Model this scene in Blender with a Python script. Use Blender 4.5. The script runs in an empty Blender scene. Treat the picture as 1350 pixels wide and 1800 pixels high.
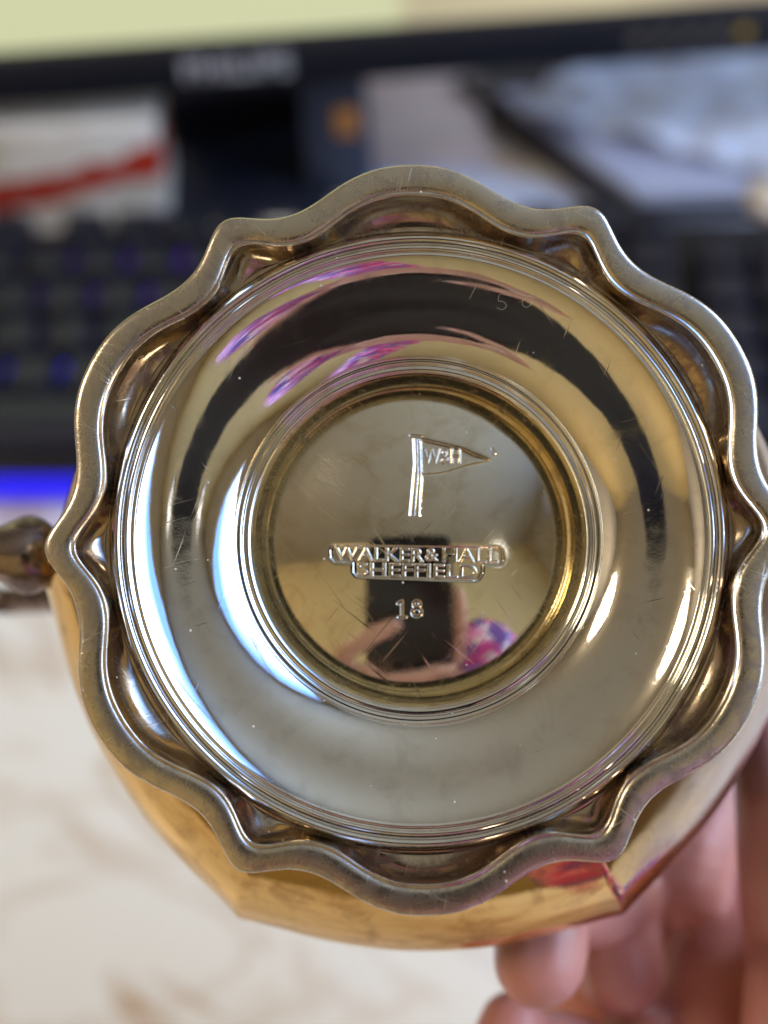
import bpy, bmesh, math, random
import numpy as np
from mathutils import Vector, Matrix, noise
random.seed(7); rng = np.random.default_rng(7)
C = bpy.context.scene.collection
sc = bpy.context.scene
CM = 0.01
# ------------------------------------------------------------------ camera
PITCH, ROLL, CAM_H = 50.0, -4.0, 37.0
F = 2600.0                                   # focal length in pixels of the 1350x1800 photograph
camd = bpy.data.cameras.new('camera'); cam = bpy.data.objects.new('camera', camd); C.objects.link(cam)
M = Matrix.Translation((0, 0, CAM_H*CM)) @ Matrix.Rotation(math.radians(90-PITCH), 4, 'X') @ Matrix.Rotation(math.radians(ROLL), 4, 'Z')
cam.matrix_world = M
camd.sensor_fit = 'VERTICAL'; camd.sensor_height = 36; camd.sensor_width = 27; camd.lens = 36*F/1800
camd.clip_start = 0.002; camd.clip_end = 50
camd.dof.use_dof = True; camd.dof.focus_distance = 17.35*CM; camd.dof.aperture_fstop = 10.0
sc.camera = cam
# ------------------------------------------------------------------ world and light levels
w = bpy.data.worlds.new('World'); sc.world = w; w.use_nodes = True
w.node_tree.nodes['Background'].inputs[0].default_value = (.8, .85, 1, 1)
w.node_tree.nodes['Background'].inputs[1].default_value = 0.3
WINDOW_E, LAMP_E = 7.5, 18.0
sc.view_settings.view_transform = 'Standard'; sc.view_settings.look = 'None'
sc.view_settings.exposure = 0.08; sc.view_settings.gamma = 1
sc.cycles.use_denoising = True
sc.cycles.caustics_reflective = False; sc.cycles.caustics_refractive = False
sc.cycles.max_bounces = 8; sc.cycles.diffuse_bounces = 3; sc.cycles.glossy_bounces = 6
sc.cycles.sample_clamp_indirect = 6

# ------------------------------------------------------------------ helpers
def cp(px, py, d):
    """point of the photograph's pixel at depth d cm, camera frame, cm"""
    return Vector(((px-675)/F*d, (900-py)/F*d, -d))
def wpt(v): return M @ (Vector(v)*CM)
def desk_at(px, py, z=0.0):
    """world cm where the ray of a pixel meets height z cm"""
    o = M.translation/CM; d = (M.to_3x3() @ cp(px, py, 1)); t = (z-o.z)/d.z
    return o + d*t
def lin(c):
    return tuple(((x/255)/12.92 if x/255 <= .04045 else (((x/255)+.055)/1.055)**2.4) for x in c) + (1,)

def obj(name, me, mat=None, parent=None, smooth=True, label=None):
    o = bpy.data.objects.new(name, me); C.objects.link(o)
    if mat and not me.materials: me.materials.append(mat)
    if smooth:
        me.polygons.foreach_set('use_smooth', [True]*len(me.polygons))
    if parent: o.parent = parent
    if label: o['label'] = label
    return o
def tag(o, label, cat=None, group=None, kind=None):
    if label: o['label'] = label
    if cat: o['category'] = cat
    if group: o['group'] = group
    if kind: o['kind'] = kind
    return o
def empty(name, mat4, label, cat, group=None):
    o = bpy.data.objects.new(name, None); C.objects.link(o); o.matrix_world = mat4; o.empty_display_size = .02
    return tag(o, label, cat, group)
def mesh(vs, fs):
    me = bpy.data.meshes.new('m'); me.from_pydata([tuple(v) for v in vs], [], fs); me.update(); return me
def fix(me):
    b = bmesh.new(); b.from_mesh(me); bmesh.ops.recalc_face_normals(b, faces=b.faces); b.to_mesh(me); b.free(); return me
def box(x0, x1, y0, y1, z0, z1, bev=0, seg=2, taper=None):
    b = bmesh.new()
    vs = [b.verts.new((x, y, z)) for z in (z0, z1) for y in (y0, y1) for x in (x0, x1)]
    if taper:
        for v in vs[4:]:
            v.co.x += taper*(1 if v.co.x < (x0+x1)/2 else -1); v.co.y += taper*(1 if v.co.y < (y0+y1)/2 else -1)
    for f in ((0,1,3,2),(4,5,7,6),(0,1,5,4),(2,3,7,6),(0,2,6,4),(1,3,7,5)): b.faces.new([vs[i] for i in f])
    bmesh.ops.recalc_face_normals(b, faces=b.faces)
    if bev: bmesh.ops.bevel(b, geom=list(b.edges), offset=bev, segments=seg, affect='EDGES', profile=.5)
    me = bpy.data.meshes.new('m'); b.to_mesh(me); b.free(); return me
def grid_mesh(P, close_u=False):
    """P[u][v] -> quads"""
    P = np.asarray(P); nu, nv = P.shape[:2]
    idx = np.arange(nu*nv).reshape(nu, nv)
    U = nu if close_u else nu-1
    a = idx[:U, :-1]; b = np.roll(idx, -1, 0)[:U, :-1]; c = np.roll(idx, -1, 0)[:U, 1:]; d = idx[:U, 1:]
    f = np.stack([a, b, c, d], -1).reshape(-1, 4)
    me = bpy.data.meshes.new('m')
    me.vertices.add(nu*nv); me.vertices.foreach_set('co', P.reshape(-1).astype(np.float32))
    me.loops.add(f.size); me.loops.foreach_set('vertex_index', f.reshape(-1).astype(np.int32))
    me.polygons.add(len(f)); me.polygons.foreach_set('loop_start', (np.arange(len(f))*4).astype(np.int32))
    me.update(calc_edges=True); me.validate(); return me
def catmull(pts, n=8):
    pts = [np.array(p, float) for p in pts]; out = []
    for i in range(len(pts)-1):
        p0 = pts[max(i-1, 0)]; p1 = pts[i]; p2 = pts[i+1]; p3 = pts[min(i+2, len(pts)-1)]
        for k in range(n):
            t = k/n
            out.append(.5*((2*p1)+(-p0+p2)*t+(2*p0-5*p1+4*p2-p3)*t*t+(-p0+3*p1-3*p2+p3)*t**3))
    out.append(pts[-1]); return np.array(out)
def tube_mesh(pts, rad, seg=16, flat=1.0):
    """closed tapered tube along pts (cm or any unit); rad list"""
    pts = [Vector(p) for p in pts]; rings = []; up = None
    for i, p in enumerate(pts):
        t = (pts[min(i+1, len(pts)-1)]-pts[max(i-1, 0)]).normalized()
        if up is None: up = t.orthogonal().normalized()
        up = (up - t*up.dot(t)).normalized(); s = t.cross(up)
        rings.append([p+(up*math.cos(a)+s*math.sin(a)*flat)*rad[i] for a in [2*math.pi*k/seg for k in range(seg)]])
    vs = [v for r in rings for v in r]; fs = []
    for i in range(len(pts)-1):
        for k in range(seg):
            a = i*seg+k; b = i*seg+(k+1) % seg; fs.append((a, b, b+seg, a+seg))
    fs.append(tuple(range(seg))[::-1]); fs.append(tuple(len(vs)-seg+k for k in range(seg)))
    return mesh(vs, fs)

# ------------------------------------------------------------------ materials
class N:
    def __init__(s, name):
        s.m = bpy.data.materials.new(name); s.m.use_nodes = True; s.t = s.m.node_tree
        s.b = s.t.nodes['Principled BSDF']
    def n(s, typ, **kw):
        x = s.t.nodes.new(typ)
        for k, v in kw.items():
            if k in x.inputs: x.inputs[k].default_value = v
            else: setattr(x, k, v)
        return x
    def l(s, a, b): s.t.links.new(a, b)
    def co(s, scale=(1, 1, 1), rot=(0, 0, 0), kind='Object'):
        tc = s.n('ShaderNodeTexCoord'); mp = s.n('ShaderNodeMapping'); s.l(tc.outputs[kind], mp.inputs[0])
        mp.inputs['Scale'].default_value = scale; mp.inputs['Rotation'].default_value = rot; return mp.outputs[0]
    def noise(s, vec, scale, detail=4, rough=.55, dist=0):
        x = s.n('ShaderNodeTexNoise'); x.inputs['Scale'].default_value = scale; x.inputs['Detail'].default_value = detail
        x.inputs['Roughness'].default_value = rough; x.inputs['Distortion'].default_value = dist; s.l(vec, x.inputs['Vector']); return x.outputs['Fac']
    def ramp(s, fac, stops, interp='LINEAR'):
        r = s.n('ShaderNodeValToRGB'); s.l(fac, r.inputs[0]); cr = r.color_ramp; cr.interpolation = interp
        while len(cr.elements) < len(stops): cr.elements.new(.5)
        for e, (p, c) in zip(cr.elements, stops):
            e.position = p; e.color = c if len(c) == 4 else tuple(c)+(1,)
        return r.outputs[0]
    def mix(s, fac, a, b):
        x = s.n('ShaderNodeMix'); x.data_type = 'RGBA'
        if isinstance(fac, (int, float)): x.inputs[0].default_value = fac
        else: s.l(fac, x.inputs[0])
        for i, v in ((6, a), (7, b)):
            if isinstance(v, tuple): x.inputs[i].default_value = v if len(v) == 4 else v+(1,)
            else: s.l(v, x.inputs[i])
        return x.outputs[2]
    def math(s, op, a, b=None, clamp=False):
        x = s.n('ShaderNodeMath'); x.operation = op; x.use_clamp = clamp
        for i, v in ((0, a), (1, b)):
            if v is None: continue
            if isinstance(v, (int, float)): x.inputs[i].default_value = v
            else: s.l(v, x.inputs[i])
        return x.outputs[0]
    def set(s, **kw):
        for k, v in kw.items():
            k = k.replace('_', ' ')
            if isinstance(v, (int, float, tuple)): s.b.inputs[k].default_value = v if not (isinstance(v, tuple) and len(v) == 3) else v+(1,)
            else: s.l(v, s.b.inputs[k])
    def bump(s, h, strength, dist, prev=None):
        x = s.n('ShaderNodeBump'); x.inputs['Strength'].default_value = strength; x.inputs['Distance'].default_value = dist
        s.l(h, x.inputs['Height'])
        if prev: s.l(prev, x.inputs['Normal'])
        return x.outputs[0]

def scratch_field(m, rots, scale=(3600, 90, 130), thr=.70):
    """long thin strokes: noise stretched hard along one direction, several directions"""
    acc = None
    for i, r in enumerate(rots):
        mp = m.n('ShaderNodeMapping'); m.l(m.co((1, 1, 1), (0, 0, math.radians(r))), mp.inputs[0]); mp.inputs['Scale'].default_value = scale
        v = m.noise(mp.outputs[0], 1.0, 1, .4)
        g = m.math('MULTIPLY', m.math('SUBTRACT', v, thr, True), 9, True)
        acc = g if acc is None else m.math('MAXIMUM', acc, g)
    return acc
def metal(name, base, tarnish, t_lo, t_hi, rough, rough_t, bump=.25, scr=.5, specks=True, t_scale=220, rots=(20, -35, 75)):
    m = N(name); v = m.co()
    tn = m.noise(v, t_scale, 6, .62, .6)
    tf = m.math('MULTIPLY', m.math('SUBTRACT', tn, t_lo), 1/(t_hi-t_lo), True)
    fine = m.noise(v, 2600, 3, .6)
    col = m.mix(tf, base, tarnish)
    scf = scratch_field(m, rots)
    patch = m.noise(v, 90, 2, .5)
    pm = m.math('MULTIPLY', m.math('SUBTRACT', patch, .42), 5, True)
    scf = m.math('MULTIPLY', scf, pm)
    r = m.math('ADD', m.math('MULTIPLY', tf, rough_t-rough), rough)
    r = m.math('ADD', r, m.math('MULTIPLY', scf, .22*scr))
    r = m.math('ADD', r, m.math('MULTIPLY', m.math('SUBTRACT', fine, .5), .10), True)
    nrm = m.bump(scf, .5*scr, .00004)
    nrm = m.bump(fine, bump, .000025, nrm)
    wave = m.noise(v, 140, 2, .5)
    nrm = m.bump(wave, .3, .00015, nrm)
    met = 1.0
    if specks:
        vo = m.n('ShaderNodeTexVoronoi'); vo.inputs['Scale'].default_value = 520; m.l(v, vo.inputs['Vector'])
        near = m.math('LESS_THAN', vo.outputs['Distance'], .07)
        sep = m.n('ShaderNodeSeparateColor'); m.l(vo.outputs['Color'], sep.inputs[0])
        pick = m.math('LESS_THAN', sep.outputs[0], .22)
        sp = m.math('MULTIPLY', near, pick)
        col = m.mix(sp, col, (.85, .82, .74)); met = m.math('SUBTRACT', 1.0, sp)
    m.set(Base_Color=col, Metallic=met, Roughness=r); m.l(nrm, m.b.inputs['Normal']); return m.m

silver = metal('polished silver', (.86, .84, .79), (.70, .67, .61), .50, .80, .05, .17, bump=.06, scr=.3)
silver_disc = metal('polished silver base', (.82, .77, .65), (.62, .54, .38), .48, .74, .05, .16, bump=.06, scr=.6, rots=(-35, -52, 40))
silver_well = metal('gilt tarnished well', (.80, .66, .36), (.28, .2, .12), .5, .72, .14, .4, bump=.5, t_scale=420)
silver_cove = metal('tarnished cove', (.58, .48, .35), (.28, .20, .15), .40, .62, .12, .32, bump=.25, scr=.8, t_scale=240)
silver_mould = metal('greyed moulding', (.70, .64, .55), (.44, .36, .32), .48, .68, .10, .28, bump=.25, scr=.6, t_scale=300)
silver_rim = metal('worn foot edge', (.66, .60, .49), (.36, .31, .27), .46, .72, .24, .40, bump=.7, scr=1.0, t_scale=260, rots=(10, 60, -50, 110))
gilt = metal('yellowed silver body', (.84, .56, .22), (.46, .26, .10), .52, .76, .06, .24, bump=.15, t_scale=190)
def hand_sheen(mat):  # paints the hand's mirrored tone into the colour of the right side
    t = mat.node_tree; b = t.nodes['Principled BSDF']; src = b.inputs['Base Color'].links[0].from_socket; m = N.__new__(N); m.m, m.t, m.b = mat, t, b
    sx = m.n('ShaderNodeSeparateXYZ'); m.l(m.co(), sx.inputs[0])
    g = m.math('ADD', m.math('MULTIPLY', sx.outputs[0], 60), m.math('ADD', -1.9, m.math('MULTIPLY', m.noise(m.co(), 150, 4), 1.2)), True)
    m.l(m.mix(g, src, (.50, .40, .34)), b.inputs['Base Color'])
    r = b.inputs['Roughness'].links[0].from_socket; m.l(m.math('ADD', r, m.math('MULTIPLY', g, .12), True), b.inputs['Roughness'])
hand_sheen(gilt)
handle_m = metal('dark tarnished silver', (.36, .29, .26), (.09, .06, .06), .36, .58, .14, .35, bump=.4, t_scale=180)

def brushed_patch(mat, loc, rad):
    t = mat.node_tree; b = t.nodes['Principled BSDF']; m = N.__new__(N); m.m, m.t, m.b = mat, t, b
    vm = m.n('ShaderNodeVectorMath'); vm.operation = 'DISTANCE'; m.l(m.co(), vm.inputs[0]); vm.inputs[1].default_value = loc
    k = m.math('SUBTRACT', 1.0, m.math('MULTIPLY', vm.outputs['Value'], 1/rad), True)
    mp = m.n('ShaderNodeMapping'); m.l(m.co((1, 1, 1), (0, 0, math.radians(-52))), mp.inputs[0]); mp.inputs['Scale'].default_value = (5200, 160, 160)
    st = m.noise(mp.outputs[0], 1.0, 2, .5)
    r = b.inputs['Roughness'].links[0].from_socket
    m.l(m.math('ADD', r, m.math('MULTIPLY', m.math('MULTIPLY', st, k), .45), True), b.inputs['Roughness'])
    n0 = b.inputs['Normal'].links[0].from_socket
    m.l(m.bump(m.math('MULTIPLY', st, k), .8, .00006, n0), b.inputs['Normal'])
brushed_patch(silver_disc, (-.011, .008, -.0130), .0095)
def plain(name, col, rough=.5, metallic=0, var=.12, vscale=60, bump=0, coat=0):
    m = N(name); v = m.co(); n = m.noise(v, vscale, 4)
    a = tuple(c*(1-var) for c in col[:3])+(1,); b = tuple(min(1, c*(1+var)) for c in col[:3])+(1,)
    m.set(Base_Color=m.mix(n, a, b), Roughness=rough, Metallic=metallic, Coat_Weight=coat)
    if bump: m.l(m.bump(m.noise(v, vscale*12, 3), bump, .0004), m.b.inputs['Normal'])
    return m.m
def emit(name, col, s):
    m = N(name); m.set(Base_Color=(.02, .02, .02), Emission_Color=tuple(col[:3]), Emission_Strength=s); return m.m

# ================================================================== setting
def room():
    wall_m = plain('tan painted wall', (.66, .49, .22), .8, var=.05, vscale=2)
    ceil_m = plain('ceiling paint', (.45, .39, .28), .85, var=.05, vscale=2)
    other = plain('side wall paint', (.50, .44, .34), .85, var=.05, vscale=2)
    X0, X1, Y0, Y1, Z0, Z1 = -2.2, 1.0, -1.05, 1.1, -.75, 1.65
    def quad(name, pts, m): return tag(obj(name, fix_dir(mesh(pts, [(0, 1, 2, 3)])), m, smooth=False), None, kind='structure')
    def fix_dir(me): return me
    quad('back_wall', [(X0,Y0,Z0),(X1,Y0,Z0),(X1,Y0,Z1),(X0,Y0,Z1)], wall_m)
    quad('far_wall', [(X0,Y1,Z0),(X1,Y1,Z0),(X1,Y1,Z1),(X0,Y1,Z1)], other)
    quad('left_wall', [(X0,Y0,Z0),(X0,Y1,Z0),(X0,Y1,Z1),(X0,Y0,Z1)], other)
    quad('ceiling', [(X0,Y0,Z1),(X1,Y0,Z1),(X1,Y1,Z1),(X0,Y1,Z1)], ceil_m)
    quad('floor', [(X0,Y0,Z0),(X1,Y0,Z0),(X1,Y1,Z0),(X0,Y1,Z0)], plain('floor', (.2, .15, .1), .6))
    # right wall with a window opening
    wy0, wy1, wz0, wz1 = -.62, .92, .32, 1.60
    vs = [(X1, y, z) for z in (Z0, wz0, wz1, Z1) for y in (Y0, wy0, wy1, Y1)]
    fs = [(r*4+c, r*4+c+1, r*4+c+5, r*4+c+4) for r in range(3) for c in range(3) if not (r == 1 and c == 1)]
    tag(obj('right_wall', mesh(vs, fs), other, smooth=False), None, kind='structure')
    t = empty('window', Matrix.Translation((X1, .15, wz0)), 'bright daylight window in the side wall, seen only as white glare in the silver', 'window')
    fr = plain('window frame paint', (.75, .74, .7), .4)
    b = []
    cx, cz = (wy1-wy0)/2, (wz1-wz0)
    for (y0, y1, z0, z1) in ((-cx, cx, 0, .05), (-cx, cx, cz-.05, cz), (-cx, -cx+.05, .05, cz-.05), (cx-.05, cx, .05, cz-.05), (-.02, .02, .05, cz-.05)):
        obj('frame', box(-.03, .03, y0, y1, z0, z1, .004), fr, t, smooth=False)
    pm = N('daylit pane'); sx = pm.n('ShaderNodeSeparateXYZ'); pm.l(pm.co(), sx.inputs[0])
    edge = pm.math('MULTIPLY', pm.math('SUBTRACT', -.36, sx.outputs[1], True), 1.6)
    zc = pm.math('ADD', pm.math('ADD', edge, pm.math('MULTIPLY', sx.outputs[2], .8)), pm.math('MULTIPLY', pm.noise(pm.co(), 3, 3), .16))
    c_ = pm.ramp(zc, [(0, (.50, .60, .72)), (.25, (.72, .85, 1.0)), (.58, (.70, .84, 1.0)), (.68, (.20, .36, .78)), (1, (.05, .11, .30))])
    pm.set(Base_Color=(.02, .02, .02), Emission_Color=c_, Emission_Strength=WINDOW_E); pane = pm.m
    for y0, y1 in ((-cx+.05, -.02), (.02, cx-.05)):
        obj('pane', box(.0, .006, y0, y1, .05, cz-.05), pane, t, smooth=False)
    # ceiling lamp
    t = empty('ceiling_lamp', Matrix.Translation((-1.45, -.05, Z1)), 'lit warm ceiling lamp, seen only as a glare in the silver', 'lamp')
    obj('lamp_base', tube_mesh([(0,0,-.001),(0,0,-.05)], [.30,.30], 48), plain('lamp metal', (.6,.6,.58), .3), t)
    obj('diffuser', tube_mesh([(0,0,-.052),(0,0,-.09),(0,0,-.11)], [.29,.28,.22], 48), emit('lamp diffuser', (1, .84, .62), LAMP_E), t)
    t = empty('added_lamp', Matrix.Translation((.66, Y0, 1.53)), 'small lit lamp added on the wall to make the white spot mirrored in the stamped base', 'lamp')  # invented lamp and plate, placed for the bright spot mirrored in the base
    obj('back_plate', box(-.05, .05, .001, .02, -.07, .07, .01), plain('navy plate', (.03, .05, .12), .4), t)
    obj('lamp_shade', tube_mesh([(0, .06, -.07), (0, .06, -.06), (0, .06, .05), (0, .06, .06)], [.02, .035, .045, .03], 24), emit('lit shade', (1, .97, .92), 1.5), t)
    obj('arm', box(-.008, .008, .02, .03, -.01, .01), plain('lamp arm', (.5, .5, .5), .3, 1), t)
room()

# desk with marble-like top
def desk():
    m = N('cream marble laminate'); v = m.co()
    base = m.noise(v, 9, 5, .6, .6)
    col = m.mix(base, (.92, .87, .79), (.88, .83, .75))
    def vein(scale, rot, thr, dist, seed):
        mp = m.n('ShaderNodeMapping'); m.l(m.co((1, 1, 1), (0, 0, math.radians(rot))), mp.inputs[0]); mp.inputs['Scale'].default_value = (scale*1.25, scale*.6, 1)
        n = m.noise(mp.outputs[0], 1.0, 3.5, .55, dist)
        d = m.math('ABSOLUTE', m.math('SUBTRACT', n, .5)); return m.math('SUBTRACT', 1.0, m.math('MULTIPLY', d, thr), True)
    v1 = vein(9, -58, 24, 1.1, 0); v2 = vein(15, -75, 24, 1.3, 1)
    blot = m.noise(v, 14, 3); bl = m.math('MULTIPLY', m.math('SUBTRACT', blot, .45), 4, True)
    col = m.mix(m.math('MULTIPLY', m.math('MULTIPLY', v1, m.math('ADD', bl, .55, True)), 1.0), col, (.54, .36, .21))
    col = m.mix(m.math('MULTIPLY', v2, .7), col, (.74, .63, .52))
    cloud = m.math('MULTIPLY', m.math('SUBTRACT', m.noise(m.co((1, .6, 1), (0, 0, .9)), 22, 3), .5), 3, True)
    col = m.mix(m.math('MULTIPLY', cloud, .5), col, (.93, .92, .90))
    m.set(Base_Color=col, Roughness=.32)
    t = empty('desk', Matrix.Translation((0, .25, -.75)), 'desk with a cream marble-patterned top under the keyboard and monitor', 'desk')
    obj('desktop', box(-.85, .85, -.47, .70, .72, .75, .002), m.m, t, smooth=False)
    lm = plain('desk leg', (.08, .08, .08), .4, 1)
    for x in (-.8, .8):
        for y in (-.42, .65): obj('leg', box(x-.025, x+.025, y-.025, y+.025, 0, .72, .003), lm, t, smooth=False)
desk()

# ================================================================== the jug
D0 = 16.8                                              # cm from the lens to the foot's edge
K = D0/F                                               # cm per photo pixel at the foot edge
foot_c = cp(735, 945, D0)
TILT, YAW = 2.5, 1.2
JM = M @ Matrix.Translation(foot_c*CM) @ Matrix.Rotation(math.radians(-YAW), 4, 'Y') @ Matrix.Rotation(math.radians(-TILT), 4, 'X')
jug = empty('cream_jug', JM, 'silver cream jug held bottom up, scalloped foot and stamped base towards the viewer', 'jug')
NT = 900
phi = np.arange(NT)/NT*2*np.pi                         # clockwise from the top
hd = np.array([0, 5, 9, 12, 15, 18.5, 22, 25, 27.5, 29.2, 30]); hr = np.array([659, 656, 645, 632, 618, 610, 613, 628, 650, 663, 668.])
def outline(p):
    a = (np.degrees(p)+1.6) % 60; a = np.where(a > 30, 60-a, a); return np.interp(a, hd, hr)
S = outline(phi)
kern = np.exp(-.5*(np.arange(-16, 17)/4.6)**2); kern /= kern.sum()
S = np.convolve(np.concatenate([S[-16:], S, S[:16]]), kern, 'valid')
S = S + 3*np.sin(phi*1+2.2) + 2*np.sin(phi*2+.5)
S0 = 655.
# profile: (circle radius px, share of the scallop, depth cm)
rim_p = [(628, 1, 1.05), (634, 1, .60), (641, 1, .34), (649, 1, .20), (655, 1, .11), (656.5, 1, .06), (655, 1, .022), (651, 1, .004), (644, 1, -.003), (632, 1, -.006), (620, 1, .0), (613, 1, .012), (610, 1, .024)]
cove_p = [(610, 1, .024), (607.5, 1, .014), (604.5, .985, .008), (601.5, .97, .025), (598, .945, .075), (594, .91, .135), (589, .85, .19)]
floor_p = [(589, .85, .19), (582, .75, .25), (573, .60, .31), (562, .38, .36), (552, .15, .39), (545.5, .02, .39), (544, .005, .385)]
bowl_p = [(544, .005, .385), (543, 0, .36), (542, 0, .32), (540, 0, .268), (536.5, 0, .235), (532, 0, .228), (527.5, 0, .245), (524, 0, .272), (521.5, 0, .276), (518, 0, .256), (514, 0, .254), (510.5, 0, .275), (508, 0, .302), (505.5, 0, .304), (502, 0, .300), (499, 0, .318)]
z = .318; r = 499.
slope = lambda r: .21+.44*abs((r-413)/84.)**1.65
while r > 326:
    r -= 3.5; z += math.tan(slope(r))*3.5*K; bowl_p.append((r, 0, z))
z1 = z
bowl_p += [(322, 0, z1+.02), (318, 0, z1+.035), (314, 0, z1+.035), (310, 0, z1+.055), (307, 0, z1+.075), (303.5, 0, z1+.07), (299, 0, z1+.072), (295, 0, z1+.10), (292, 0, z1+.14)]
well_p = [(292, 0, z1+.14), (288, 0, z1+.19), (284, 0, z1+.26), (279, 0, z1+.35), (275, 0, z1+.43), (272, 0, z1+.52), (268, 0, z1+.57), (262, 0, z1+.60)]
print('annulus inner depth', z1)
def ring_pts(prof, sub=5, wob=0.0):
    P = catmull(prof, sub); out = np.zeros((NT, len(P), 3))
    for j, (c, wt, zz) in enumerate(P):
        rr = (c + wt*(S-S0))*K*(D0+zz)/D0
        zw = zz + wob*(np.sin(3*phi+c*.013)+.6*np.sin(5*phi+1.3+c*.02))
        out[:, j, 0] = rr*np.sin(phi); out[:, j, 1] = rr*np.cos(phi); out[:, j, 2] = -zw
    return out*CM
obj('foot_rim', grid_mesh(ring_pts(rim_p, 3), True), silver_rim, jug, label='flat worn edge of the foot, wavy with six points')
obj('foot_moulding', grid_mesh(ring_pts(cove_p, 4), True), silver_mould, jug, label='bright wavy moulding just inside the worn edge')
obj('foot_cove', grid_mesh(ring_pts(floor_p, 4), True), silver_cove, jug, label='tarnished brown hollow between the wavy moulding and the reeded ring')
obj('foot_bowl', grid_mesh(ring_pts(bowl_p, 2, .0012), True), silver, jug, label='polished round hollow of the foot with reeded borders')
obj('base_well', grid_mesh(ring_pts(well_p, 4), True), silver_well, jug, label='yellowed wall round the stamped base')

# ---- stamped base: a height field cut by punches
DD = D0+z1+.42                                        # depth of the disc
KD = DD/F
dc = (731., 949.)
def text_tris(s, bold=0.0, spacing=1.0):
    cu = bpy.data.curves.new('t', 'FONT'); cu.body = s; cu.offset = bold; cu.resolution_u = 5; cu.space_character = spacing
    o = bpy.data.objects.new('t', cu); C.objects.link(o)
    bpy.context.view_layer.update()
    me = o.to_mesh(); me.calc_loop_triangles()
    co = np.array([v.co[:2] for v in me.vertices]); tr = np.array([t.vertices[:] for t in me.loop_triangles])
    o.to_mesh_clear(); bpy.data.objects.remove(o); bpy.data.curves.remove(cu)
    return co, tr
RX0, RX1, RY0, RY1, RS = 560, 900, 745, 1100, 3
H = np.zeros(((RY1-RY0)*RS, (RX1-RX0)*RS))
gy, gx = np.mgrid[0:H.shape[0], 0:H.shape[1]]; gx = gx/RS+RX0; gy = gy/RS+RY0
def blur(a, s):
    n = int(3*s)+1; k = np.exp(-.5*(np.arange(-n, n+1)/s)**2); k /= k.sum()
    a = np.apply_along_axis(lambda r: np.convolve(r, k, 'same'), 0, a); return np.apply_along_axis(lambda r: np.convolve(r, k, 'same'), 1, a)
def poly_mask(pts):
    m = np.zeros(H.shape, bool); n = len(pts)
    for i in range(n):
        x0, y0 = pts[i]; x1, y1 = pts[(i+1) % n]
        if y0 == y1: continue
        c = ((y0 > gy) != (y1 > gy)) & (gx < (x1-x0)*(gy-y0)/(y1-y0)+x0); m ^= c
    return m
def stroke(pts, wd):
    m = np.zeros(H.shape, bool)
    for (x0, y0), (x1, y1) in zip(pts[:-1], pts[1:]):
        dx, dy = x1-x0, y1-y0; t = np.clip(((gx-x0)*dx+(gy-y0)*dy)/(dx*dx+dy*dy), 0, 1)
        m |= (gx-x0-t*dx)**2+(gy-y0-t*dy)**2 < (wd/2)**2
    return m
def text_mask(s, x0, x1, ytop, ybot, bold=.0, rot=0, spacing=1.0):
    co, tr = text_tris(s, bold, spacing)
    mn, mx = co.min(0), co.max(0); q = (co-mn)/(mx-mn)
    px = x0+q[:, 0]*(x1-x0); py = ybot-q[:, 1]*(ybot-ytop)
    if rot:
        cx, cy = (x0+x1)/2, (ytop+ybot)/2; a = math.radians(rot)
        px, py = cx+(px-cx)*math.cos(a)-(py-cy)*math.sin(a), cy+(px-cx)*math.sin(a)+(py-cy)*math.cos(a)
    m = np.zeros(H.shape, bool)
    for a, b, c in tr:
        X = px[[a, b, c]]; Y = py[[a, b, c]]
        i0 = max(0, int((Y.min()-RY0)*RS)-1); i1 = int((Y.max()-RY0)*RS)+2; j0 = max(0, int((X.min()-RX0)*RS)-1); j1 = int((X.max()-RX0)*RS)+2
        sx = gx[i0:i1, j0:j1]; sy = gy[i0:i1, j0:j1]
        e = [(X[(k+1) % 3]-X[k])*(sy-Y[k])-(Y[(k+1) % 3]-Y[k])*(sx-X[k]) for k in range(3)]
        m[i0:i1, j0:j1] |= ((e[0] >= 0) & (e[1] >= 0) & (e[2] >= 0)) | ((e[0] <= 0) & (e[1] <= 0) & (e[2] <= 0))
    return m
T = .016                                                # cm, punch depth
cart = poly_mask([(580, 960), (584, 958), (872, 962), (879, 967), (881, 985), (876, 992), (845, 991), (845, 1006), (836, 1020), (760, 1018), (625, 1013), (618, 1006), (618, 988), (584, 987), (578, 980), (577, 966)])
H -= T*.8*blur(cart.astype(float), 1.4)+T*.6*blur(cart.astype(float), 8)
wear = 1-.97*np.exp(-.5*(((gx-783)/13)**2+((gy-976)/16)**2))
wear *= 1-.9*np.exp(-.5*(((gx-795)/13)**2+((gy-1003)/12)**2))
wear *= 1-.7*np.exp(-.5*(((gx-632)/8)**2+((gy-1003)/12)**2))
let = text_mask('WALKER', 586, 741, 962.5, 986, .004, 1.0) | text_mask('&', 744, 766, 964, 985, .0, 0) | text_mask('HALL', 774, 872, 963.5, 988, .004, .8) | text_mask('SHEFFIELD', 625, 834, 990.5, 1014, .004, 1.2)
H += T*1.3*blur(let.astype(float), .8)*wear
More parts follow.
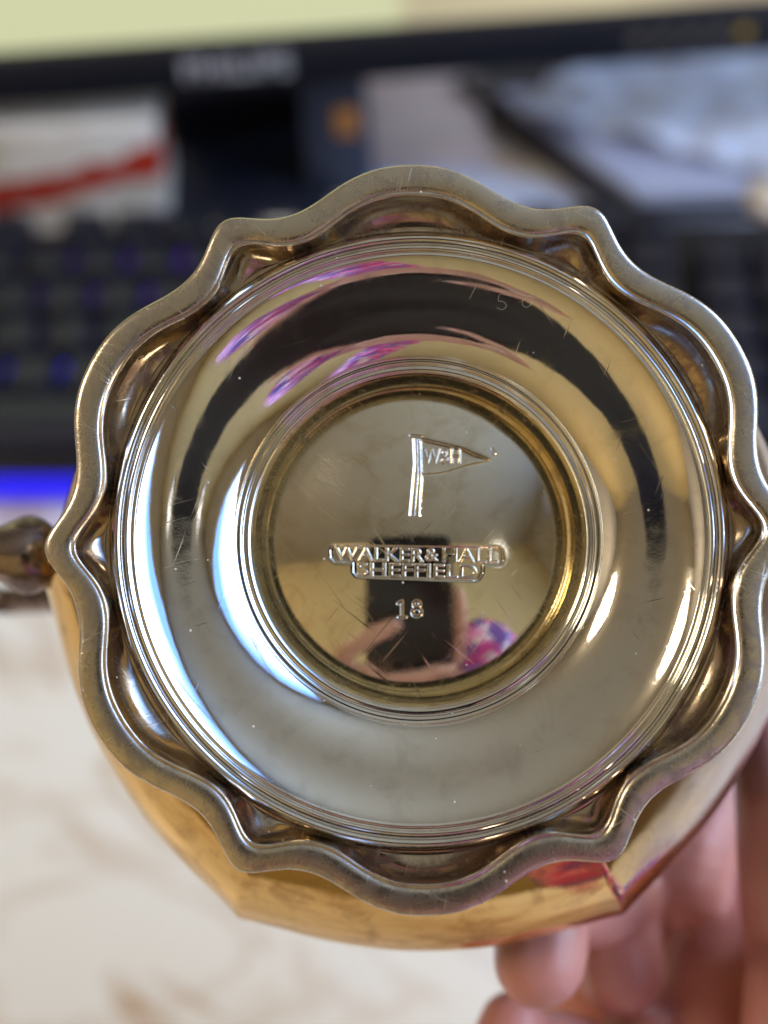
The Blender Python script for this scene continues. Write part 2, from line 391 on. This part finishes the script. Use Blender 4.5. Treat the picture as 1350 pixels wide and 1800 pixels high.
# pennant and staff
pen = poly_mask([(737, 771), (760, 776), (785, 782), (805, 786), (830, 797), (859, 808), (835, 812), (812, 818), (788, 826), (765, 831), (739, 833)])
H -= T*.9*blur(pen.astype(float), 1.2)+T*1.3*blur(pen.astype(float), 9)
H += T*1.2*blur(text_mask('W&H', 741, 806, 787, 814, .0).astype(float), 1.1)
for pl, wd, k_ in (([(723, 770), (725, 815), (721, 860), (717, 906)], 2.6, .55), ([(731, 770), (732, 826), (728, 868), (725, 907)], 1.6, .35), ([(737, 772), (739, 828), (736, 870), (735, 907)], 2.6, .55)):
    H -= T*k_*blur(stroke(pl, wd).astype(float), 1.2)
H -= T*.9*blur(stroke([(718, 764), (737, 766)], 4.0).astype(float), 1.3)
e = blur((stroke([(696, 1060), (703, 1056), (703, 1083)], 4.6) | stroke([(697, 1084), (710, 1084)], 4.2) | ((np.abs(np.hypot((gx-729)/1.0, gy-1061.5)-5.6) < 2.4) | (np.abs(np.hypot((gx-729)/1.1, gy-1075.5)-7.0) < 2.4))).astype(float), 1.2)
H -= T*1.1*e
H -= T*.7*blur(stroke([(863, 788), (866, 796)], 5).astype(float), 2)
H = blur(H, .6)
def Hs(px, py):
    fx = np.clip((px-RX0)*RS-.0, 0, H.shape[1]-1.001); fy = np.clip((py-RY0)*RS, 0, H.shape[0]-1.001)
    i = fy.astype(int); j = fx.astype(int); a = fx-j; b = fy-i
    v = (H[i, j]*(1-a)+H[i, j+1]*a)*(1-b)+(H[i+1, j]*(1-a)+H[i+1, j+1]*a)*b
    ins = (px > RX0+2) & (px < RX1-2) & (py > RY0+2) & (py < RY1-2); return np.where(ins, v, 0)
xs = np.concatenate([np.arange(731-292, 570, 4), np.arange(570, 890, .72), np.arange(890, 731+292, 4)])
ys = np.concatenate([np.arange(949-292, 755, 4), np.arange(755, 1094, .72), np.arange(1094, 949+292, 4)])
PX, PY = np.meshgrid(xs, ys, indexing='ij')
lx = (PX-dc[0])*KD; ly = (dc[1]-PY)*KD; rr2 = lx**2+ly**2
RC = 7.1
dome = rr2/(2*RC)
warp = .0022*np.sin(lx*2.1+ly*1.1)+.0016*np.sin(ly*3.3-lx*1.4+1)
lz = -(z1+.34+dome)-lx*math.tan(math.radians(YAW))*1.0+warp+Hs(PX, PY)
P = np.stack([lx, ly, lz], -1)*CM
me = grid_mesh(P[:, ::-1])
b = bmesh.new(); b.from_mesh(me)
lim = (1.93*CM)
bmesh.ops.delete(b, geom=[v for v in b.verts if v.co.x**2+v.co.y**2 > lim**2], context='VERTS')
b.to_mesh(me); b.free()
obj('base_disc', me, silver_disc, jug, label='stamped round base with a pennant mark, maker words and the number 18')

# hand-scratched 150 on the polished hollow
def bowl_depth(rpx):
    P = np.array(bowl_p); o = np.argsort(P[:, 0]); return float(np.interp(rpx, P[o, 0], P[o, 2]))
scr_m = plain('bright scratch', (.75, .68, .5), .45, 1)
def surf(px, py, lift=.0012):
    r = math.hypot(px-735, py-945); zz = bowl_depth(r)-lift; k = K*(D0+zz)/D0
    return Vector(((px-735)*k, (945-py)*k, -zz))*CM
digits = [[(838, 497), (826, 521)],
          [(893, 515), (880, 513), (877, 524), (886, 526), (891, 533), (884, 540), (874, 536)],
          [(935, 516), (924, 520), (919, 530), (926, 536), (935, 530), (938, 521), (935, 516)]]
for d in digits:
    pts = catmull(d, 6) if len(d) > 2 else np.array(d)
    q = [surf(x, y) for x, y in pts]
    obj('scratched_digit', tube_mesh(q, [.000018]*len(q), 6), scr_m, jug)

# ---- body of the jug behind the foot
def body():
    n = 480; ph = np.arange(n)/n*2*np.pi
    a = (np.degrees(ph)+1.0) % 60; a = np.abs(a-30)                      # 0 on the rib
    cusp = np.exp(-(a/5.0))                                               # sharp rib
    lobe = np.cos(np.radians(a*6))                                        # -1 mid panel
    prof = [(2.05, .95), (2.15, 1.15), (2.6, 1.35), (3.4, 1.6), (4.15, 2.0), (4.72, 2.55), (4.98, 3.2), (5.02, 3.9), (4.9, 4.7), (4.6, 5.6), (4.35, 6.4), (4.3, 7.0), (4.45, 7.5), (4.55, 7.62)]
    Pf = catmull(prof, 6)
    inner = [(r-.09, zz) for r, zz in Pf[::-1][:70]]
    full = list(Pf)+[(Pf[-1][0]-.03, Pf[-1][1]+.03)]+inner
    out = np.zeros((n, len(full), 3))
    for j, (r, zz) in enumerate(full):
        wgt = min(1, max(0, (r-2.3)/2.2))
        off = -.52*min(1, max(0, (zz-.9)/2.4))**1.2; ox = .10*min(1, max(0, (zz-.9)/2.4))
        sp = .35*np.exp(-((ph-math.pi/2)/.38)**2)*max(0, min(1, (zz-3.5)/3.5))
        rr = r*(1+wgt*(.035*cusp+.006*lobe-.004)) + sp
        out[:, j, 0] = rr*np.sin(ph)+ox; out[:, j, 1] = rr*np.cos(ph)+off; out[:, j, 2] = -zz
    return fix(grid_mesh(out*CM, True))
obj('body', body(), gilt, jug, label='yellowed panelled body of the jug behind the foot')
# handle: loop of the handle at the body's side
inv = JM.inverted() @ M
def jl(px, py, d): return inv @ (cp(px, py, d)*CM)
hp = catmull([jl(130, 985, 20.6), jl(75, 978, 20.2), jl(20, 974, 19.9), jl(-60, 975, 19.9), jl(-170, 985, 20.5), jl(-250, 1000, 22), jl(-230, 1030, 24.8), jl(-120, 1052, 26.0), jl(0, 1056, 26), jl(60, 1054, 25.5), jl(150, 1050, 24.5)], 8)
n_ = len(hp); hr_ = []
for i in range(n_):
    t = i/(n_-1); r_ = .30+.24*math.exp(-((t-.15)/.075)**2)
    if t > .6: r_ = .24
    hr_.append(r_*CM)
hm = tube_mesh([Vector(p) for p in hp], hr_, 24)
obj('handle', hm, handle_m, jug, label='dark tarnished loop handle on the side of the jug')

# ================================================================== hands, phone
def remeshed(name, chains, mats, parent, voxel=.0011, frame=M, smooth_it=6):
    """one continuous surface grown from overlapping tapered chains; points in camera-frame cm with a radius"""
    b = bmesh.new()
    for ch in chains:
        for (p0, r0), (p1, r1) in zip(ch[:-1], ch[1:]):
            p0 = Vector(p0); p1 = Vector(p1); n = max(2, int((p1-p0).length/(min(r0, r1)*.25)))
            for k in range(n+1):
                t = k/n; p = p0.lerp(p1, t); r = r0+(r1-r0)*t
                bmesh.ops.create_icosphere(b, subdivisions=2, radius=r*CM, matrix=Matrix.Translation(frame @ (p*CM)))
    me = bpy.data.meshes.new('tmp'); b.to_mesh(me); b.free()
    o = bpy.data.objects.new('tmp', me); C.objects.link(o)
    md = o.modifiers.new('r', 'REMESH'); md.mode = 'VOXEL'; md.voxel_size = voxel
    s = o.modifiers.new('s', 'SMOOTH'); s.factor = .6; s.iterations = smooth_it
    bpy.context.view_layer.update()
    dg = bpy.context.evaluated_depsgraph_get()
    me2 = bpy.data.meshes.new_from_object(o.evaluated_get(dg)); bpy.data.objects.remove(o)
    me2.materials.clear()
    r = obj(name, me2, mats, parent); r.matrix_parent_inverse = parent.matrix_world.inverted(); return r
def skin_mat(ca, cb):
    m = N('skin'); v = m.co(); n = m.noise(v, 45, 4, .6); f = m.noise(v, 900, 3, .6)
    m.set(Base_Color=m.mix(n, ca, cb), Roughness=.36, Subsurface_Weight=.2, Subsurface_Scale=.003)
    m.b.inputs['Subsurface Radius'].default_value = (1, .35, .2)
    m.l(m.bump(f, .35, .0003), m.b.inputs['Normal']); return m.m
skin = skin_mat((.54, .20, .155), (.70, .34, .29)); skin_b = skin_mat((.60, .34, .26), (.72, .44, .35))
nail_m = plain('fingernail', (.70, .42, .36), .22, var=.04)
def floral():
    m = N('floral cloth'); v = m.co()
    vo = m.n('ShaderNodeTexVoronoi'); vo.inputs['Scale'].default_value = 85; vo.inputs['Randomness'].default_value = 1; m.l(v, vo.inputs['Vector'])
    sep = m.n('ShaderNodeSeparateColor'); m.l(vo.outputs['Color'], sep.inputs[0])
    c = m.ramp(sep.outputs[0], [(0, (.75, .05, .45)), (.25, (.90, .35, .70)), (.42, (.16, .07, .45)), (.6, (.14, .2, .62)), (.75, (.90, .78, .90)), (.9, (.55, .03, .30))], 'CONSTANT')
    c = m.mix(m.math('MULTIPLY', m.noise(v, 500, 3), .2), c, (.6, .3, .55))
    m.set(Base_Color=c, Roughness=.8); m.l(m.bump(m.noise(v, 60, 3), .6, .003), m.b.inputs['Normal']); return m.m
person = empty('person', Matrix.Translation(wpt((6, -14, 3))), 'person in a pink floral sleeve, one hand on the jug, the other on the phone', 'person')
c = lambda px, py, d: tuple(cp(px, py, d))
palm = [
    [(c(965, 1590, 21.3), .60), (c(952, 1640, 21.0), .70), (c(948, 1690, 20.9), .68)],
    [(c(965, 1590, 21.3), .60), (c(1040, 1600, 22.8), .62), (c(1130, 1560, 24.6), .7), (c(1300, 1500, 27), .9)],
    [(c(1250, 1370, 25.0), .95), (c(1200, 1480, 24.6), .96), (c(1185, 1545, 24.4), .90)],
    [(c(1095, 1560, 24.6), .72), (c(1080, 1640, 23.9), .78), (c(1092, 1705, 23.8), .74)],
    [(c(1330, 1560, 25.3), .95), (c(1265, 1690, 24.9), .95), (c(1235, 1760, 24.8), .86)],
    [(c(1370, 1680, 25.3), .95), (c(1360, 1830, 25), 1.0)],
    [(c(1130, 1830, 24.4), .78), (c(1180, 1920, 25), .9)],
    [(c(900, 1800, 22.4), .52), (c(890, 1850, 22.2), .60), (c(980, 1850, 23.2), .66), (c(1100, 1900, 24.5), .8), (c(1250, 1950, 26), 1.0)],
    [(c(1358, 1290, 22.0), .60), (c(1378, 1400, 21.7), .74), (c(1378, 1520, 21.9), .72), (c(1400, 1660, 22.8), .85), (c(1480, 1850, 25), 1.3)],
    [(c(1395, 1720, 22.0), .72), (c(1400, 1850, 22.6), .9), (c(1520, 2000, 25), 1.5)],
    [(c(1250, 1400, 27.0), .8), (c(1200, 1560, 26.6), 1.0), (c(1120, 1680, 26.2), 1.0), (c(1200, 1800, 26.6), 1.3), (c(1300, 1650, 27), 1.3)],
    [(c(1040, 1690, 26.6), .9), (c(1040, 1820, 26.8), 1.1), (c(1200, 1850, 27), 1.4)],
    [(c(1450, 1450, 27.6), 1.3), (c(1520, 1700, 28.2), 1.8), (c(1560, 1900, 27.5), 2.2), (c(1700, 2300, 29), 2.6)],
    [(c(1200, 1900, 26), 1.2), (c(1480, 1850, 26.5), 1.9), (c(1600, 2150, 28), 2.6)],
]
h1 = remeshed('hand', palm, skin, person, .0009, smooth_it=4)
h1['label'] = 'hand behind the jug, fingertips curled under its side'
phone_hand = [
    [((3.4, -10.5, -.75), .62), ((1.0, -10.9, -.9), .75), ((-2.2, -11.2, -.8), .8), ((-4, -12, .4), 1.0)],
    [((3.4, -12.2, -.7), .7), ((0, -12.6, -.8), .85), ((-3.2, -12.8, -.5), .9), ((-4.2, -13, .8), 1.1)],
    [((-1.2, -6.2, -.75), .62), ((-2.9, -7.1, -.95), .74), ((-5.1, -8.5, -.75), .80), ((-6.6, -10.4, .4), .95), ((-4.5, -12.2, 1.5), 1.2)],
    [((-3.2, -10.4, -.75), .6), ((-4.6, -10.7, -.6), .74), ((-5.6, -11.4, .4), .85), ((-4.0, -12.6, 1.6), 1.2)],
    [((4.25, -3.6, .35), .5), ((4.35, -5.0, .5), .62), ((4.5, -7.4, .9), .72), ((4.4, -9.6, 1.5), .95), ((3.4, -12, 2), 1.3)],
    [((2.6, -10.3, -.7), .58), ((1.0, -10.9, -.8), .68), ((-1.2, -11.3, -.5), .72), ((-2.6, -12, .8), .95), ((-2.0, -12.8, 1.8), 1.2)],
    [((-4.3, -12.6, 1.7), 1.35), ((0, -12.9, 2.2), 1.6), ((3.6, -12.3, 2.3), 1.6), ((7, -13.5, 4), 2.2), ((10, -15.5, 6.5), 2.2)],
    [((-.5, -13.0, 2.2), 1.7), ((4, -14.5, 4), 2.1), ((9, -16.5, 7), 2.2)],
    [((-3.6, -13.6, 2.2), 1.7), ((-3.0, -15.8, 2.8), 2.1), ((1.5, -16.4, 3.4), 2.5), ((6, -17.5, 6), 2.6)],
]
h2 = remeshed('hand', phone_hand, skin_b, person, .0014)
h2['label'] = 'hand holding the phone, mirrored small in the base'
def nail(parent, px, py, d, r, n):
    b = bmesh.new(); bmesh.ops.create_uvsphere(b, u_segments=20, v_segments=12, radius=1)
    for v in b.verts: v.co = Vector((v.co.x*.42, v.co.y*.6, v.co.z*.10))*CM
    me = bpy.data.meshes.new('m'); b.to_mesh(me); b.free()
    o = obj('fingernail', me, nail_m, parent)
    q = Vector(n).normalized().to_track_quat('Z', 'Y').to_matrix().to_4x4()
    o.matrix_parent_inverse = parent.matrix_world.inverted()
    o.matrix_world = M @ Matrix.Translation((cp(px, py, d)+Vector(n).normalized()*r)*CM) @ q
bpy.context.view_layer.update()
# sleeve
sl = catmull([(6.4, -8.6, 1.8), (7.6, -10.2, 2.8), (9.2, -12.0, 4.8), (13, -15.5, 8.5), (19, -21, 14)], 8)
rad = [2.7+.12*math.sin(i*1.7)+.10*math.sin(i*2.9+1)+i*.05 for i in range(len(sl))]
sm = tube_mesh([wpt(p) for p in sl], [r*CM for r in rad], 40)
for v in sm.vertices:
    v.co += Vector(noise.noise_vector(v.co*70))*.003
s_o = obj('sleeve', sm, floral(), person); s_o.matrix_parent_inverse = person.matrix_world.inverted()
sl = catmull([tuple(cp(1600, 2120, 28.5)), (11.6, -17.0, -27), (11.0, -22.5, -14), (7.0, -26.5, 0), (3.5, -29, 12), (3, -31, 22)], 8)
rad = [2.7+.12*math.sin(i*1.7)+.10*math.sin(i*2.9+1)+i*.045 for i in range(len(sl))]
sm = tube_mesh([wpt(p) for p in sl], [r*CM for r in rad], 40)
for v in sm.vertices:
    v.co += Vector(noise.noise_vector(v.co*70))*.004
s_o = obj('sleeve', sm, bpy.data.materials['floral cloth'], person); s_o.matrix_parent_inverse = person.matrix_world.inverted()
# phone round the lens
PM = M
ph = empty('phone', M @ Matrix.Translation((0, -.129, .009)), 'black phone that takes the picture, mirrored in the base of the jug', 'phone')
def loc(me): 
    me.transform(Matrix.Translation((0, .129, -.009))); return me
black = plain('black phone glass', (.012, .012, .014), .18, var=.1)
def rounded_slab(x0, x1, y0, y1, z0, z1, rc, bev):
    pts = []
    for cx, cy, a0 in ((x1-rc, y1-rc, 0), (x0+rc, y1-rc, 90), (x0+rc, y0+rc, 180), (x1-rc, y0+rc, 270)):
        for k in range(9):
            a = math.radians(a0+k*11.25); pts.append((cx+rc*math.cos(a), cy+rc*math.sin(a)))
    b = bmesh.new(); lo = [b.verts.new((x, y, z0)) for x, y in pts]; hi = [b.verts.new((x, y, z1)) for x, y in pts]
    b.faces.new(lo[::-1]); b.faces.new(hi)
    n = len(pts)
    for i in range(n): b.faces.new((lo[i], lo[(i+1) % n], hi[(i+1) % n], hi[i]))
    bmesh.ops.recalc_face_normals(b, faces=b.faces)
    ed = [e for e in b.edges if abs(e.verts[0].co.z-e.verts[1].co.z) < 1e-6]
    bmesh.ops.bevel(b, geom=ed, offset=bev, segments=2, affect='EDGES')
    me = bpy.data.meshes.new('m'); b.to_mesh(me); b.free(); return me
obj('phone_body', loc(rounded_slab(-.037, .037, -.129, .011, .0018, .0098, .009, .001)), black, ph, smooth=False)
obj('lens_ring', loc(rounded_slab(-.006, .006, -.006, .006, .0006, .0017, .0059, .0002)), plain('lens ring', (.05, .05, .055), .3, 1), ph, smooth=False)

# ================================================================== things on the desk
ang0 = 0.0
def monitor():
    a = desk_at(420, 150, 6.0)                           # bottom bezel under the logo
    Ym = a.y
    t = empty('monitor', Matrix.Translation((a.x*CM, Ym*CM, 0)), 'black computer monitor with a lit pale screen at the top of the picture', 'monitor')
    bz = plain('black monitor plastic', (.010, .013, .026), .38, var=.1)
    W0, W1, ZB = -.19, .40, .0575
    obj('bezel', box(W0, W1, 0, .012, ZB, ZB+.0205, .0015), bz, t)
    obj('bezel', box(W0, W0+.012, 0, .012, ZB+.021, .40, .001), bz, t)
    obj('bezel', box(W1-.012, W1, 0, .012, ZB+.021, .40, .001), bz, t)
    obj('bezel', box(W0, W1, 0, .012, .4005, .412, .001), bz, t)
    obj('back_shell', box(W0+.002, W1-.002, .0125, .045, ZB+.002, .41, .006), bz, t)
    m = N('lit screen'); tc = m.co(); sx = m.n('ShaderNodeSeparateXYZ'); m.l(tc, sx.inputs[0])
    band = m.ramp(m.math('ADD', m.math('MULTIPLY', sx.outputs[0], 2.2), .42), [(0, (.62, .64, .38)), (.545, (.64, .66, .40)), (.56, (.52, .46, .30)), (.72, (.66, .58, .38)), (.80, (.50, .42, .30))])
    m.set(Base_Color=(.01, .01, .01), Emission_Color=band, Emission_Strength=.95, Roughness=.3)
    obj('screen', box(W0+.0125, W1-.0125, .003, .009, ZB+.021, .40), m.m, t, smooth=False)
    cu = bpy.data.curves.new('logo', 'FONT'); cu.body = 'PHILIPS'; cu.size = .0118; cu.extrude = .0003; cu.align_x = 'CENTER'; cu.offset = .0004; cu.space_character = 1.05
    o = bpy.data.objects.new('t', cu); C.objects.link(o); bpy.context.view_layer.update()
    me = bpy.data.meshes.new_from_object(o.evaluated_get(bpy.context.evaluated_depsgraph_get())); bpy.data.objects.remove(o)
    me.materials.clear()
    lg = obj('logo', me, plain('silver print', (.50, .53, .62), .4), t, smooth=False)
    lg.rotation_euler = (math.radians(90), 0, 0); lg.location = (0, -.0004, ZB+.0065)
    for i in range(5):
        q = desk_at(1120+48*i, 62-3*i, 7)
        obj('menu_mark', box(q.x*CM-t.location.x-.0022, q.x*CM-t.location.x+.0022, -.0006, .001, ZB+.008, ZB+.0122, .0003), plain('grey print', (.16, .15, .15) if i < 4 else (.5, .35, .06), .5), t, smooth=False)
    # stand
    q = desk_at(430, 300, 1).x*CM - t.location.x
    obj('stand', box(q-.032, q+.030, .047, .075, .006, ZB+.06, .002), bz, t)
    obj('stand_foot', box(q-.036, q+.034, -.004, .12, 0, .006, .002), bz, t)
monitor()

def keyboard():
    fr = desk_at(40, 884, 0); y0 = fr.y
    bk = desk_at(330, 385, 2.2)
    x0 = -25.5; x1 = 19.5; y1 = y0+12.6
    t = empty('keyboard', Matrix.Translation((0, y0*CM, 0)), 'black gaming keyboard with blue and purple backlight behind the jug', 'keyboard')
    cs = plain('keyboard case', (.010, .010, .014), .45)
    obj('case', box(x0*CM, x1*CM, 0.0045, .1245, .0045, .0165, .002), cs, t)
    obj('skirt', box(x0*CM, x1*CM, .012, .123, .0, .0043), cs, t, smooth=False)
    obj('light_strip', box(x0*CM+.002, -.062, .0005, .0044, .0045, .0120, .001), emit('blue light bar', (.006, .0, .9), 1.1), t, smooth=False)
    km = plain('black keycap', (.008, .010, .024), .34, var=.2)
    led = [emit('blue backlight', (.03, .015, 1.0), 1.3), emit('violet backlight', (.08, .02, .9), .9), emit('purple backlight', (.16, .02, .7), .7)]
    pitch = 1.9
    cap = {}
    def key(x, y, w, d=1.0):
        k = (round(w, 3), round(d, 3))
        if k not in cap:
            me = box(-(w*pitch-.12)/2*CM, (w*pitch-.12)/2*CM, -(d*pitch-.12)/2*CM, (d*pitch-.12)/2*CM, 0, .85*CM, .0008, 2, taper=.0018); me.materials.append(km); cap[k] = me
        o = obj('key', cap[k], None, t); o.location = (x*CM, y*CM, .0205)
        if y < 2.5: return
        s = obj('backlight', LB[min(2, int((x+25)/3.5) if y > 6 else 0)] , None, t, smooth=False); s.location = (x*CM, (y-pitch*d/2+.02)*CM, .0175)
    LB = []
    for e_ in led:
        me = box(-.0042, .0042, -.0018, .0018, 0, .0028); me.materials.append(e_); LB.append(me)
    rows = [(0, [1.25, 1.25, 1.25, 6.25, 1.25, 1.25, 1.25, 1.25]), (1, [2.25]+[1]*10+[2.75]), (2, [1.75]+[1]*11+[2.25]), (3, [1.5]+[1]*12+[1.5]), (4, [1]*13+[2]), (5.0, [1, 'g']+[1]*4+['h']+[1]*4+['h']+[1]*4)]
    for ry, ws in rows:
        x = x0+.9; y = 1.75+ry*pitch
        for wv in ws:
            if wv == 'g': x += pitch; continue
            if wv == 'h': x += pitch*.5; continue
            key(x+wv*pitch/2, y, wv); x += wv*pitch
    xb = x0+.9+15*pitch+.5
    for ry in (0, 1, 3, 4, 5.0):
        for i in range(3):
            if ry == 1 and i != 1: continue
            key(xb+(i+.5)*pitch, 1.75+ry*pitch, 1)
    xn = xb+3*pitch+.5
    for ry in range(5):
        for i in range(4): key(xn+(i+.5)*pitch, 1.75+ry*pitch, 1)
    t.rotation_euler.z = math.radians(-5.0); t.location.y -= .0135
keyboard()

# pack with a red band, left below the monitor
def pack():
    a = desk_at(-60, 372, .5); bb = desk_at(300, 372, .5)
    m = N('printed pack'); v = m.co(); s = m.n('ShaderNodeSeparateXYZ'); m.l(v, s.inputs[0])
    n = m.noise(v, 30, 3)
    base = m.ramp(n, [(.3, (.80, .76, .70)), (.5, (.90, .89, .87)), (.6, (.62, .58, .50)), (.75, (.92, .91, .90))])
    d = m.math('SUBTRACT', s.outputs[2], m.math('ADD', m.math('MULTIPLY', s.outputs[0], .22), .004))
    red = m.math('MULTIPLY', m.math('LESS_THAN', m.math('ADD', m.math('ABSOLUTE', m.math('SUBTRACT', d, .0085)), m.math('MULTIPLY', m.math('SUBTRACT', m.noise(v, 70, 3), .5), .02)), .0065), m.math('GREATER_THAN', s.outputs[0], .012))
    m.set(Base_Color=m.mix(red, base, (.50, .04, .02)), Roughness=.35)
    t = obj('carton', box(0, (bb.x-a.x)*CM, 0, .03, 0, .048, .0015), m.m)
    t.location = (a.x*CM, a.y*CM-.010, 0); t.rotation_euler = (0, 0, 0)
    tag(t, 'cream and red printed carton on the desk under the monitor', 'carton')
    q = desk_at(30, 400, 1.5)
pack()
def misc():
    # dark blue box with an orange spot
    a = desk_at(545, 330, 0); b2 = desk_at(655, 330, 0)
    t = empty('storage_box', Matrix.Translation((a.x*CM, a.y*CM+.004, 0)), 'dark navy box with an orange spot beside the monitor stand', 'box'); t.location.y -= .012
    wd = (b2.x-a.x)*CM
    obj('box_body', box(0, wd, 0, .03, 0, .052, .002), plain('navy card', (.035, .05, .10), .5), t)
    obj('orange_sticker', box(wd*.50, wd*.84, -.0008, .0002, .030, .0415, .0002), plain('orange print', (.62, .28, .07), .4), t)
    # brown folder leaning flat, middle
    a = desk_at(655, 300, 0); b2 = desk_at(860, 300, 0)
    t = obj('envelope', box(0, (b2.x-a.x)*CM, 0, .12, 0, .006, .0006), plain('kraft paper', (.66, .55, .55), .5, var=.3, vscale=25))
    t.location = (a.x*CM, a.y*CM-.004, .0); tag(t, 'pinkish brown envelope lying flat between navy box and dark folder', 'envelope')
    # dark folder, its edge running diagonally, and loose white paper on top
    P0 = desk_at(800, 130, 1.2); P1 = desk_at(1090, 352, 1.2); P2 = desk_at(1460, 338, 1.2); P3 = desk_at(1440, 20, 1.2)
    def slab(ps, z0, z1):
        vs = [(p.x*CM, p.y*CM, z) for z in (z0, z1) for p in ps]; n = len(ps)
        return fix(mesh(vs, [tuple(range(n))[::-1], tuple(range(n, 2*n))]+[(i, (i+1) % n, n+(i+1) % n, n+i) for i in range(n)]))
    def tilt_origin(o):
        return o
    f = obj('folder', slab([P0, P1, P2, P3], .0003, .010), plain('dark folder', (.03, .03, .045), .35), smooth=False)
    tag(f, 'dark folder under the loose white paper beside the monitor', 'folder')
    q = [desk_at(905, 150, 1.6), desk_at(1120, 320, 1.6), desk_at(1440, 345, 1.6), desk_at(1440, 250, 1.6), desk_at(1250, 235, 1.6)]
    g = obj('notepad', slab([desk_at(880, 165, 1.3), desk_at(1125, 348, 1.3), desk_at(1455, 336, 1.3), desk_at(1450, 150, 1.3)], .0104, .0145), plain('grey lavender cover', (.50, .56, .80), .45), smooth=False)
    tag(g, 'grey lavender notepad between dark folder and crumpled white paper', 'notepad')
    # crumpled white sheet
    cor = [desk_at(905, 190, 2.6), desk_at(1080, 262, 2.6), desk_at(1440, 285, 2.6), desk_at(1440, 60, 2.6), desk_at(1010, 90, 2.6)]
    n = 28; P = np.zeros((n, n, 3))
    A, B, Cc, Dd = cor[0], cor[1]*.5+cor[2]*.5, cor[3], cor[4]
    A, B, Cc, Dd = desk_at(900, 175, 2.2), desk_at(1190, 272, 2.2), desk_at(1500, 190, 2.2), desk_at(1120, 55, 2.2)
    A, B, Cc, Dd = desk_at(905, 190, 2.2), desk_at(1400, 300, 2.2), desk_at(1500, 40, 2.2), desk_at(1030, 80, 2.2)
    for i in range(n):
        for j in range(n):
            u, v_ = i/(n-1), j/(n-1); p = (A*(1-u)+B*u)*(1-v_)+(Dd*(1-u)+Cc*u)*v_
            zz = 1.75+1.0*abs(noise.noise(Vector((u*3.1, v_*3.1, 0))))+.4*noise.noise(Vector((u*8, v_*8, 3)))
            P[i, j] = (p.x, p.y, max(1.5, zz))
    me = grid_mesh(P*CM); 
    s = obj('paper', me, plain('white paper', (.66, .75, 1.0), .6, var=.03), smooth=False)
    so = s.modifiers.new('t', 'SOLIDIFY'); so.thickness = .0003
    tag(s, 'crumpled white sheet of paper on the notepad beside the monitor', 'paper')
    # grey sheet added behind the keyboard, stands in for the shaded desk's lavender tone
    q0, q1, q2, q3 = desk_at(640, 420, 0), desk_at(1400, 420, 0), desk_at(1400, 300, 0), desk_at(640, 215, 0)
    g = obj('paper', slab([desk_at(640, 400, 0), desk_at(1450, 405, 0), desk_at(1450, 345, 0), desk_at(1090, 358, 0), desk_at(860, 300, 0), desk_at(655, 300, 0)], .0002, .0008), plain('shaded desk tone', (.60, .67, .90), .45), smooth=False)
    tag(g, 'flat bluish grey sheet added for the shaded desk tone directly behind the keyboard', 'paper')
    a = desk_at(1345, 372, 3.2)
    b = bmesh.new(); bmesh.ops.create_icosphere(b, subdivisions=4, radius=.007)
    for v_ in b.verts: v_.co *= 1+.35*noise.noise(v_.co*160); 
    me = bpy.data.meshes.new('m'); b.to_mesh(me); b.free()
    o = obj('wrapper', me, plain('cream foil', (.72, .62, .50), .35, var=.4, vscale=80)); o.location = (a.x*CM, a.y*CM, .037)
    tag(o, 'small crumpled cream wrapper lying on the keyboard at the far corner', 'wrapper')
misc()
